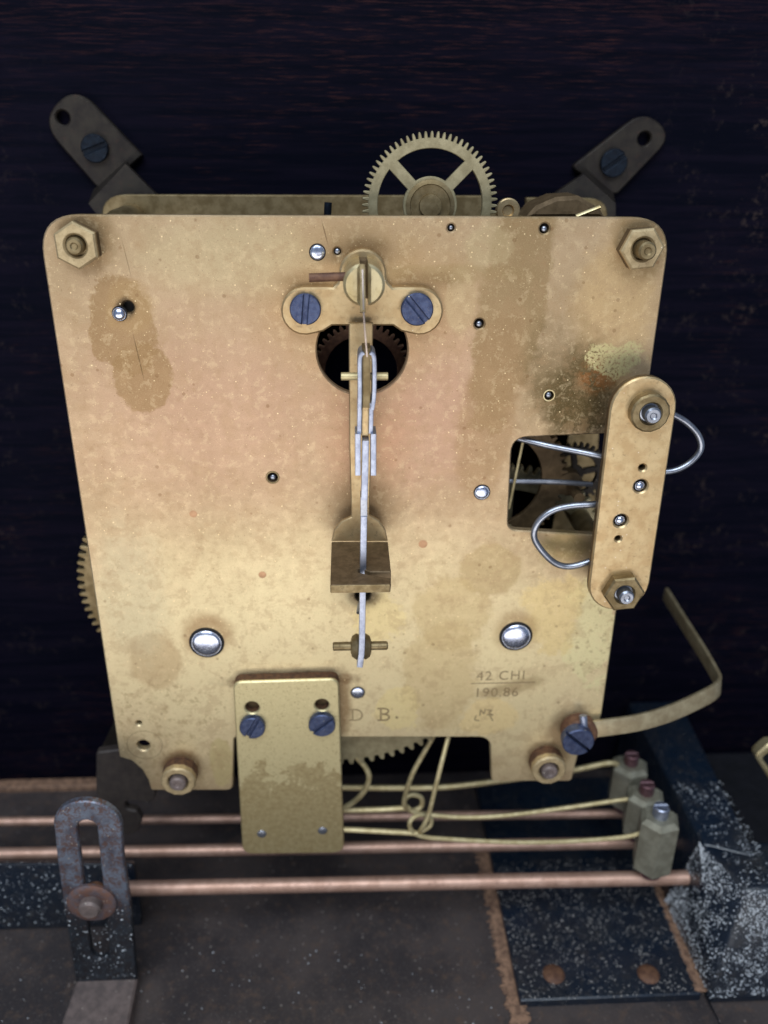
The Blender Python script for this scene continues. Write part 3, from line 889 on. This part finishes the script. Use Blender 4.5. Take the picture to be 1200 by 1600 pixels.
# ================================================================== LOOSE LEVERS
t = thing('crutch', P(565, 860, -6), 'brass pendulum crutch strip with a bent slotted tongue hanging before the plate', 'crutch')
CRY = -4.5
LL = pts2([(546, 520), (582, 520), (581, 640), (577, 800)], CRY)
Ls = pts2([(545, 505), (583, 505), (580, 700), (577, 806)], CRY) + pts2([(592, 814), (602, 828), (606, 846)], CRY) + pts2([(518, 846), (522, 828), (534, 815), (549, 808), (546, 700)], CRY)
prism(MB(), Ls, CRY, CRY + 1.0, c=0.2).build('strip', M['brass'], t)
# tongue: bent forward, a slot open to the right side
zt = P(560, 846, CRY).z
fl = [PZ(518, 846, zt), PZ(606, 846, zt), PZ(611, 893, zt), PZ(578, 893, zt), PZ(560, 886, zt), PZ(560, 894, zt), PZ(578, 898, zt), PZ(611, 903, zt), PZ(610, 913, zt), PZ(516, 914, zt)]
tl_ = rounded([(q.x, q.y) for q in fl], [0.2, 0.2, 0.2, 0.5, 0.4, 0.4, 0.5, 0.2, 0.3, 0.3], 3)
prism(MB(), tl_, zt, zt - 1.7, c=0.2, fr=XY).build('tongue', M['brass_grime'], t)
lx = [PZ(516, 914, zt), PZ(610, 913, zt)]
box(MB(), (lx[0].x + 0.1, lx[0].y - 0.25, zt - 1.65), (lx[1].x - 0.1, lx[0].y + 0.15, zt - 0.05), 0.08).build('lip', M['brass_dull'], t)

s = thing('pendulum_leader', P(563, 1035, -16), 'narrow steel pendulum leader hanging on a thin spring down the middle of the plate', 'pendulum leader')
LY = -15.0
def bar(name, pts, w_, d, mat, y=LY, parent=s):
    mb = MB(); sweep(mb, [P(u, v, y) for u, v in pts], rect(w_, d, 0.15), 4, up=(0, 1, 0)); return mb.build(name, mat, parent)
sweep(MB(), [P(566, 425, LY + 2), P(568, 488, LY), P(573, 552, LY)], rect(0.28, 5.0, 0.02), 4, up=(0, 1, 0)).build('suspension_spring', M['foil'], s)
sweep(MB(), [P(566, 414, LY + 0.9), P(567, 488, LY - 1.5)], rect(0.95, 2.0, 0.1), 2, up=(0, 1, 0)).build('spring_clip', M['brass_dull'], s)
# upper chops: two cheeks round a brass core
for du in (-11, 11):
    bar('cheek', [(573 + du * 0.5, 546), (573 + du, 556), (573 + du, 610), (571 + du * 0.9, 634)], 0.75, 5.0, M['steel_blue'])
bar('core', [(572, 540), (572, 632)], 1.5, 4.2, M['brass_dull'], y=LY + 0.6)
for du in (-9, 9):
    bar('cheek', [(571 + du, 625), (570 + du, 672)], 0.8, 4.0, M['steel_blue'], y=LY + 0.5)
bar('core', [(571, 630), (570, 676)], 1.3, 3.2, M['brass'], y=LY + 0.9)
for du in (-12, 12):
    bar('cheek', [(571 + du, 672), (571 + du, 736)], 1.05, 4.6, M['steel_blue'])
tube(MB(), [P(533, 588, LY + 1), P(606, 588, LY + 1)], 0.72, 12, 0).build('cross_pin', M['brass_wire'], s)
bar('hook_rod', [(571, 684), (570, 740), (569, 776)], 1.25, 3.4, M['steel_blue'], y=LY - 0.6)
bar('hook_rod', [(568.5, 772), (568.5, 802)], 1.35, 3.2, M['steel_grey'], y=LY - 0.2)
bar('hook_rod', [(568.5, 802), (567, 890), (566, 960), (565, 1010), (562, 1036)], 1.25, 3.2, M['steel_blue'], y=LY - 0.4)
q = P(564, 1010, LY + 1.6)
mb = MB(); lathe(mb, (q.x - 2.2, q.y, q.z), [(1.3, 0), (2.2, 0.3), (2.8, 1.2), (2.5, 1.9), (2.0, 2.2), (2.5, 2.5), (2.8, 3.2), (2.2, 4.1), (1.3, 4.4)], (1, 0, 0), 24); mb.build('roller', M['brass_dull'], s)
mb = MB(); lathe(mb, P(520, 1010, LY + 1.6), [(0.75, 0), (0.95, 0.2), (0.95, (P(607, 1010, LY).x - P(520, 1010, LY).x) - 0.3), (0.7, (P(607, 1010, LY).x - P(520, 1010, LY).x))], (1, 0, 0), 14); mb.build('cross_pin', M['brass_dull'], s)
tube(MB(), [P(566, 932, 0.5), P(562, 945, -2), P(560, 958, -4)], 0.5, 8, 4).build('hook_tail', M['steel_grey'], s)

# bent steel wires by the side cock
t = thing('wire_lever', P(1095, 700, -4), 'grey steel wire looped round the right side of the side cock', 'wire lever')
tube(MB(), [P(806, 684, 3), P(860, 697, 0), P(940, 713, -3), P(1000, 730, -4.5), P(1040, 737, -5), P(1072, 727, -5), P(1094, 704, -5), P(1092, 682, -5), P(1075, 662, -5), P(1052, 648, -5), P(1025, 640, -5)], 0.68, 12).build('wire', M['steel_grey'], t)
t = thing('wire_lever', P(833, 835, -4), 'grey steel wire bent in a hook below the plate window', 'wire lever')
tube(MB(), [P(975, 784, -5), P(930, 788, -5), P(895, 790, -5), P(865, 797, -5), P(843, 813, -5), P(834, 835, -5), P(843, 856, -5), P(866, 879, -5), P(890, 885, -5), P(922, 877, -5), P(960, 864, -5)], 0.72, 12).build('wire', M['steel_grey'], t)

# silence lever with its clamp screw
t = thing('bent_lever', P(905, 1156, -3), 'bent flat brass lever clamped by a blued screw at the lower right corner', 'lever')
mb = MB(); q = P(906, 1146, -3)
lathe(mb, (q.x, 0, q.z), [(3.6, 0), (4.3, 0.6), (4.3, 3.4), (3.8, 3.8), (0.1, 3.8)], n=28); mb.build('collar', M['rust'], t)
screw('screw', t, 904, 1161, -3.8, 25, 2.6, -42, M['blued'], 0.7)
tube(MB(), [P(911, 1118, -3.0), P(913, 1145, -4.4)], 0.95, 12, 0).build('set_pin', M['steel_blue'], t)
pa = [P(915, 1140, -2), P(950, 1136, -2), P(1000, 1128, -1), P(1050, 1113, 1), P(1100, 1090, 4), P(1118, 1079, 6), P(1124, 1069, 9), P(1117, 1053, 14), P(1098, 1020, 24), P(1070, 976, 38), P(1040, 928, 54)]
sweep(MB(), pa, rect(1.0, 4.3, 0.2), 6, up=(0, 0.25, 1)).build('strip', M['lever'], t)

# ================================================================== MOUNTING BRACKETS
def mounting(label, tip, hole, scr, foot, arm, d_arm, slot):
    t = thing('mounting_bracket', P(scr[0], scr[1], WALL_Y - 2.4), label, 'bracket', 'dark steel brackets holding the movement')
    y0 = WALL_Y - 2.4
    hl = [circ(P(*hole, y0).x, P(*hole, y0).z, R_(*hole, y0, 10.5), 18)]
    prism(MB(), rounded(pts2(foot[0], y0), foot[1], 8), y0, WALL_Y - 0.1, hl, c=0.35).build('foot', M['dark_steel'], t)
    screw('screw', t, scr[0], scr[1], y0, 21, 1.4, slot, M['screw_dark'])
    # arm steps forward from the foot to the front plate
    (a0, a1), (b0, b1), (c0, c1) = arm
    mb = MB()
    rows = [(P(*a0, y0 + 0.8), P(*a1, y0 + 0.8)), (P(*b0, d_arm), P(*b1, d_arm)), (P(*c0, d_arm - 1), P(*c1, d_arm - 1))]
    th = Vector((0, 1.8, 0))
    vs = []
    for l, r in rows: vs += [l, r, r + th, l + th]
    fs = []
    for k in range(2):
        o = k * 4
        for i in range(4):
            j = (i + 1) % 4
            fs.append((o + i, o + j, o + 4 + j, o + 4 + i))
    fs += [(0, 1, 2, 3), (8, 9, 10, 11)]
    mb.add(vs, fs); mb.build('arm', M['dark_steel'], t)
    return t
mounting('dark steel bracket screwed to the wall at upper left', None, (98, 184), (147, 232),
         ([(112, 138), (222, 243), (168, 292), (120, 258), (58, 160)], [7, 0.4, 1.5, 5, 7]),
         None, (((205, 238), (150, 275)), ((196, 255), (140, 320)), ((262, 318), (190, 350))) and 0, 20) if False else None
mounting('dark steel bracket screwed to the wall at upper left', None, (98, 184), (147, 232),
         ([(116, 132), (222, 243), (158, 300), (62, 190)], [8.5, 0.4, 2.0, 8.5]),
         (((196, 250), (146, 296)), ((196, 256), (138, 318)), ((262, 322), (180, 372))), 50.0, 20)
mounting('dark steel bracket screwed to the wall at upper right', None, (1007, 217), (960, 255),
         ([(1008, 172), (1052, 212), (962, 306), (892, 262)], [8.5, 8.5, 2.0, 1.2]),
         (((916, 262), (958, 300)), ((912, 272), (962, 318)), ((838, 322), (962, 360))), 50.0, 35)
# the lower left one, seen behind the plate corner
t = thing('mounting_bracket', P(205, 1300, 9), 'dark rusty steel bracket below the lower left corner of the plate', 'bracket', 'dark steel brackets holding the movement')
fo = pts2([(150, 1176), (200, 1170), (245, 1200), (243, 1246), (232, 1256), (212, 1252), (196, 1252), (196, 1264), (214, 1268), (222, 1282), (216, 1299), (200, 1306), (184, 1300), (172, 1270), (150, 1240)], 9)
prism(MB(), rounded(fo, 1.2, 4), 9, 11.2, c=0.4).build('arm', M['brown_steel'], t)
sweep(MB(), [P(200, 1190, 9.5) + Vector((-4, 1, 0)), P(200, 1190, 9.5) + Vector((-4, 49, -6))], rect(8, 2.2), 0, up=(0, 0, 1)).build('foot', M['dark_steel'], t)

# ================================================================== CHIME BLOCK AND RODS
ROD_Z = -170.0
cb = thing('chime_block', PZ(1000, 1500, FLOOR_Z), 'black dusty iron chime block screwed to the floor holding three copper rods', 'chime block')
BZ = FLOOR_Z + 2.6
RAIL_Z = -157.0
x0 = PZ(800, 1500, BZ).x; x1 = PZ(1066, 1480, BZ).x; yf = PZ(950, 1558, BZ).y
box(MB(), (x0, yf, FLOOR_Z + 0.05), (x1, 55, BZ), 0.4).build('base_plate', M['iron'], cb)
# worn bare edge on the left side of the base plate
random.seed(3)
def worn(xc, ya, yb, z, w0, w1, n=160, amp=0.4):
    L, Rr = [], []
    for i in range(n + 1):
        k = i / n; yy = ya + (yb - ya) * k; ww = w0 + (w1 - w0) * k
        L.append((xc - ww / 2 + random.uniform(-amp, amp) * 0.5 * ww, yy)); Rr.append((xc + ww / 2 + random.uniform(-amp, amp) * 0.5 * ww, yy))
    return prism(MB(), L + Rr[::-1], z + 0.12, z - 0.4, c=0.08, fr=XY)
worn(x0 - 0.9, yf - 14, 30, FLOOR_Z + 0.5, 4.6, 5.4).build('worn_edge', M['raw_edge'], cb)
worn(x1 + 0.2, yf + 0.5, 10, BZ + 0.1, 2.6, 2.2).build('worn_edge', M['raw_edge'], cb)
top_b = PZ(1093, 1316, RAIL_Z); ridge = PZ(1168, 1392, RAIL_Z)
crease_f = PZ(1108, 1560, BZ - 0.5); crease_b = PZ(1002, 1350, BZ - 0.5)
xr = 190
rail = [Vector((crease_f.x, crease_f.y, FLOOR_Z + .1)), Vector((x1 + 0.5, top_b.y, FLOOR_Z + .1)), crease_f, Vector((x1 + 0.5, top_b.y + 6, BZ)),
        top_b, ridge, Vector((xr, ridge.y, RAIL_Z)), Vector((xr, top_b.y, RAIL_Z)),
        Vector((xr, crease_f.y, BZ)), Vector((xr, crease_f.y, FLOOR_Z + .1)), Vector((xr, top_b.y + 6, FLOOR_Z + .1))]
hull_block(MB(), rail, 1.6).build('end_block', M['iron'], cb)
box(MB(), (top_b.x + 16, top_b.y + 2, FLOOR_Z + 0.05), (190, 58, FLOOR_Z + 9), 0.6).build('dark_filler', M['dark_filler'], cb)  # added dark slab, covers the grey floor so it reads near-black
# long rail going back to the wall
ra = PZ(1052, 1183, RAIL_Z); rb = PZ(1080, 1135, RAIL_Z)
rr_ = [Vector((top_b.x + 0.5, top_b.y - 1, RAIL_Z + .3)), Vector((ridge.x + 7, top_b.y - 6, RAIL_Z + .3)), Vector((top_b.x - 0.5, 58, RAIL_Z + .3)), Vector((top_b.x + 17, 58, RAIL_Z + .3)),
       Vector((top_b.x - 2.5, top_b.y - 1, BZ)), Vector((ridge.x + 9, top_b.y - 6, BZ)), Vector((top_b.x - 2.5, 58, BZ)), Vector((top_b.x + 19, 58, BZ))]
hull_block(MB(), rr_, 1.0).build('rail', M['iron'], cb)
RODS = []
for (ua, va, ub, vb, ue, r) in ((215, 1281, 975, 1271, 1010, 1.35), (210, 1330.5, 985, 1317, 1050, 1.65), (205, 1388, 1080, 1371, 1086, 1.95)):
    a, b = PZ(ua, va, ROD_Z), PZ(ub, vb, ROD_Z)
    d = (b - a).normalized()
    e = a + d * ((top_b.x + 1.5 - a.x) / d.x)
    st = a - d * (55 if r < 1.9 else 2)
    RODS.append((a, b))
    mb = MB(); tube(mb, [st, e], r, 18, 0)
    mb.build('chime_rod', M['rod'], cb)
for u, v in ((865, 1522), (1013, 1522)):
    q = PZ(u, v, BZ)
    lathe(MB(), q, [(2.9, 0)] + [(a, b + 0.15) for a, b in dome(2.75, 0.75)], (0, 0, 1), 22).build('bolt_head', M['rust'], cb)

# ------------------------------------------------------------------ hammers
def hammer(u_top, v_top, rod, label, first=None):
    a, b = RODS[rod]
    q = PZ(u_top, v_top, -146)
    k = (q.x - a.x) / (b.x - a.x)
    y = a.y + (b.y - a.y) * k
    x = P(u_top, v_top, y).x
    base = Vector((x, y, ROD_Z + 1.8))
    t = thing('chime_hammer', base, label, 'hammer', 'hammers striking the chime rods')
    return t, base
def hammer_head(t, base, hmat, smat, top):
    zt_ = top
    z0 = base.z + 3.6
    mb = MB(); prism(mb, circ(base.x, base.y, 5.4, 6, 0.25), zt_, z0, c=1.2, fr=XY); mb.build('head', hmat, t)
    mb = MB(); lathe(mb, (base.x, base.y, base.z), [(2.3, 0), (3.0, 0.6), (3.0, 3.8)], (0, 0, 1), 20); mb.build('striking_pad', M['screw_red'], t)
    mb = MB()
    for sg in (1, -1):
        L = [(base.x + 2.0 * math.cos(t_) , base.y + sg * 2.0 * math.sin(t_)) for t_ in [0.2 + (math.pi - 0.4) * i / 10 for i in range(11)]]
        prism(mb, L, zt_ + 3.2, zt_ - 0.2, c=0.25, fr=XY)
    lathe(mb, (base.x, base.y, zt_ - 0.2), [(1.85, 0), (1.85, 2.3)], (0, 0, 1), 16)
    mb.build('screw', smat, t)
HD = []
for i, (u, v, rod, lab) in enumerate(((986, 1190, 0, 'chime hammer farthest back, dim, with a reddish screw on its hexagonal brass head'),
                                      (1010, 1236, 1, 'middle chime hammer between two others, with a reddish screw on its brass head'),
                                      (1032, 1272, 2, 'front chime hammer with a bluish screw on its grey green hexagonal head'))):
    t, base = hammer(u, v, rod, lab)
    d = ray(u, v); tt = (base.y - CAM.y) / d.y; top = (CAM + d * tt).z - 0.5
    hammer_head(t, base, M['hammer'], M['steel_blue'] if rod == 2 else M['screw_red'], top)
    HD.append((t, base, top))
t, base, top = HD[2]; y = base.y
tube(MB(), [Vector((base.x - 3, y, top - 2.6)), P(990, 1305, y), P(900, 1314, y), P(800, 1316, y), P(700, 1311, y), P(660, 1307, y), P(643, 1297, y), P(641, 1283, y), P(655, 1273, y + 1), P(672, 1277, y + 1.6), P(672, 1290, y + 1.4), P(657, 1299, y + 0.8), P(662, 1290, y - 1.2), P(670, 1272, y - 1.2), P(680, 1232, y - 1), P(690, 1192, y), P(702, 1146, y + 4.5), P(706, 1130, y + 6)], 0.62, 10, 8).build('wire_arm', M['brass_wire'], t)
tube(MB(), [P(652, 1302, y), P(600, 1299, y), P(520, 1295, y)], 0.72, 10, 4).build('wire_arm', M['brass_wire'], t)
t, base, top = HD[1]; y = base.y
tube(MB(), [Vector((base.x - 3, y, top - 2.8)), P(978, 1249, y), P(900, 1260, y), P(800, 1273, y), P(730, 1277, y), P(670, 1273, y), P(640, 1266, y), P(632, 1252, y), P(642, 1242, y + 1), P(658, 1246, y + 1.5), P(658, 1260, y + 1.4), P(644, 1266, y + 0.6), P(632, 1258, y - 1), P(634, 1240, y - 1.2), P(645, 1208, y - 1), P(660, 1180, y), P(677, 1150, y + 1), P(684, 1130, y + 1)], 0.66, 10, 8).build('wire_arm', M['brass_wire'], t)
tube(MB(), [P(640, 1262, y), P(590, 1265, y), P(520, 1266, y)], 0.78, 10, 4).build('wire_arm', M['brass_wire'], t)
t, base, top = HD[0]; y = base.y
tube(MB(), [Vector((base.x - 3, y, top - 2.6)), P(955, 1192, y), P(880, 1206, y), P(765, 1222, y), P(690, 1230, y), P(600, 1231, y), P(520, 1230, y)], 0.85, 10, 6).build('wire_arm', M['brass_wire'], t)
t = thing('wire_spring', P(576, 1215, 8), 'pale brass wire curved in a half loop beside the lower brass plate', 'spring')
tube(MB(), [P(515, 1165, 8), P(540, 1171, 8), P(560, 1186, 8), P(574, 1204, 8), P(576, 1220, 8), P(566, 1240, 8), P(545, 1258, 8), P(515, 1270, 8)], 0.75, 10).build('wire', M['brass_wire'], t)

# ================================================================== SLOTTED BRACKET AND IRON BAR, LOWER LEFT
SY = -16.0
sb = thing('slotted_bracket', PZ(165, 1535, FLOOR_Z), 'grey blue steel bracket with a long slot and rusty nut standing on the floor', 'bracket')
tc_ = P(137, 1291, SY); tr_ = R_(137, 1294, SY, 52)
so = [(tc_.x + tr_ * math.cos(math.radians(-4 + 188 * i / 20)), tc_.z + tr_ * 0.97 * math.sin(math.radians(-4 + 188 * i / 20))) for i in range(21)]
so += pts2([(90, 1345), (99, 1410), (119, 1536), (214, 1532), (203, 1410), (193, 1345)], SY)
sh = [stadium((P(136, 1294, SY).x, P(136, 1294, SY).z), (P(157, 1488, SY).x, P(157, 1488, SY).z), R_(140, 1300, SY, 15.5))]
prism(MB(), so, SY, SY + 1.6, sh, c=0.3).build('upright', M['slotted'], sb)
fa, fb = P(119, 1534, SY), P(214, 1532, SY)
prism(MB(), [(fa.x, SY + 1.4), (fb.x, SY + 1.4), (fb.x + 1, SY - 26), (fa.x - 1, SY - 26)], P(160, 1534, SY).z + 0.4, FLOOR_Z + 0.05, c=0.5, fr=XY).build('foot', M['foot'], sb)
q = P(144, 1408, SY); rr = R_(144, 1408, SY, 38)
mb = MB(); lathe(mb, (q.x, SY, q.z), [(rr, 0), (rr, 0.7), (rr * 0.92, 1.0), (rr * 0.6, 1.0), (rr * 0.55, 0.9)], n=32); wsh = mb.build('washer', M['washer'], sb)
mb = MB(); lathe(mb, (q.x, SY - 0.9, q.z), [(rr * 0.45, 0), (rr * 0.45, 1.6), (rr * 0.36, 2.2), (0.05, 2.3)], n=22); mb.build('bolt_end', M['foot'], sb)
q2 = P(150, 1492, SY); 
lathe(MB(), (q.x, -12, q.z), [(2.2, 0), (2.2, 4.0)], n=16).build('bolt', M['rust'], sb)

ib = thing('iron_bar', PZ(60, 1420, FLOOR_Z), 'black iron bar speckled with dust behind the slotted bracket at the left edge', 'iron bar')
yb_ = 4.0
e1, e2, e3 = P(-60, 1338, yb_), P(95, 1352, yb_), P(206, 1346, yb_)
xs = e3.x
pr_ = [Vector((e1.x - 60, yb_, e1.z)), Vector((e2.x, yb_, e2.z)), Vector((xs, yb_, e3.z - 1)), Vector((xs + 0.4, yb_, e3.z - 8)),
       Vector((e1.x - 60, yb_ - 0.4, FLOOR_Z + .1)), Vector((xs, yb_ - 0.4, FLOOR_Z + .1)), Vector((e1.x - 60, yb_ + 2.6, e1.z - 2)), Vector((xs, yb_ + 2.6, e2.z - 2)),
       Vector((e1.x - 60, yb_ + 2.6, FLOOR_Z + .1)), Vector((xs, yb_ + 2.6, FLOOR_Z + .1))]
hull_block(MB(), pr_).build('bar', M['iron'], ib)

# brass loop at the right edge
t = thing('brass_loop', P(1215, 1200, 6), 'brass loop with a hole cut off by the right edge', 'loop')
q = P(1218, 1196, 6)
oo = rounded(pts2([(1180, 1182), (1204, 1160), (1262, 1190), (1250, 1260), (1222, 1250)], 6), 2.2, 6)
ii = rounded(pts2([(1191, 1186), (1206, 1174), (1246, 1196), (1238, 1240), (1224, 1232)], 6), 1.4, 5)
prism(MB(), oo, 6, 9, [ii], c=0.5).build('ring', M['brass_pale'], t)

# ================================================================== DUST
def dust(name, patches, mat, size, seed):
    rnd = random.Random(seed)
    mb = MB()
    for (a, b, c, d), n, lift in patches:
        a, b, c, d = map(Vector, (a, b, c, d))
        nrm = (b - a).cross(d - a).normalized()
        if nrm.z < 0: nrm = -nrm
        for _ in range(n):
            u, v = rnd.random(), rnd.random()
            p0 = (a * (1 - u) + b * u) * (1 - v) + (d * (1 - u) + c * u) * v
            if mnoise.noise(p0 * 0.22) + 0.6 * mnoise.noise(p0 * 0.7) < rnd.uniform(-0.7, 0.35): continue
            p = (a * (1 - u) + b * u) * (1 - v) + (d * (1 - u) + c * u) * v + nrm * lift
            r = size * (0.3 + rnd.random() ** 4 * 1.9)
            vs = []
            for dx, dy, dz in ((1, 0, 0), (-1, 0, 0), (0, 1, 0), (0, -1, 0), (0, 0, 1), (0, 0, -1)):
                k = r * rnd.uniform(0.6, 1.3)
                vs.append(p + Vector((dx * k, dy * k, dz * k)))
            mb.add(vs, [(0, 2, 4), (2, 1, 4), (1, 3, 4), (3, 0, 4), (2, 0, 5), (1, 2, 5), (3, 1, 5), (0, 3, 5)])
    o = mb.build(name, mat, None, (0, 0, 0)); o['kind'] = 'stuff'
    return o
bp = [Vector((x0, yf, BZ)), Vector((x1, yf, BZ)), Vector((x1, 20, BZ)), Vector((x0, 20, BZ))]
face = [crease_f, Vector((105, crease_f.y, BZ)), Vector((105, ridge.y, RAIL_Z)), ridge]
facet = [crease_f, ridge, top_b, Vector((x1 + 0.5, top_b.y + 3, BZ))]
fa1 = [crease_f, ridge, top_b, top_b]
fa2 = [crease_f, top_b, Vector((x1 + 0.5, top_b.y + 6, BZ)), Vector((x1 + 0.5, top_b.y + 6, BZ))]
dust('dust', [(bp, 7000, 0.04)], M['dust_warm'], 0.125, 11)
railtop = [Vector((ridge.x, ridge.y, RAIL_Z)), Vector((105, ridge.y, RAIL_Z)), Vector((105, 20, RAIL_Z)), Vector((top_b.x, 20, RAIL_Z))]
dust('dust', [(face, 5200, 0.05), (fa1, 3200, 0.05), (fa2, 3800, 0.05), (railtop, 1800, 0.3),
              ([Vector((-120, -60, FLOOR_Z)), Vector((x0, -60, FLOOR_Z)), Vector((x0, -5, FLOOR_Z)), Vector((-120, -5, FLOOR_Z))], 900, 0.03),
              ([Vector((-130, yb_ - 0.4, FLOOR_Z + 2)), Vector((xs, yb_ - 0.4, FLOOR_Z + 2)), Vector((xs, yb_, e2.z)), Vector((-130, yb_, e1.z))], 2200, 0.1),
              ([P(100, 1410, SY - 0.05), P(205, 1410, SY - 0.05), P(212, 1528, SY - 0.05), P(120, 1530, SY - 0.05)], 500, 0.0)], M['dust'], 0.125, 5)

for o in list(bpy.data.objects):
    if '_o' in o: del o['_o']
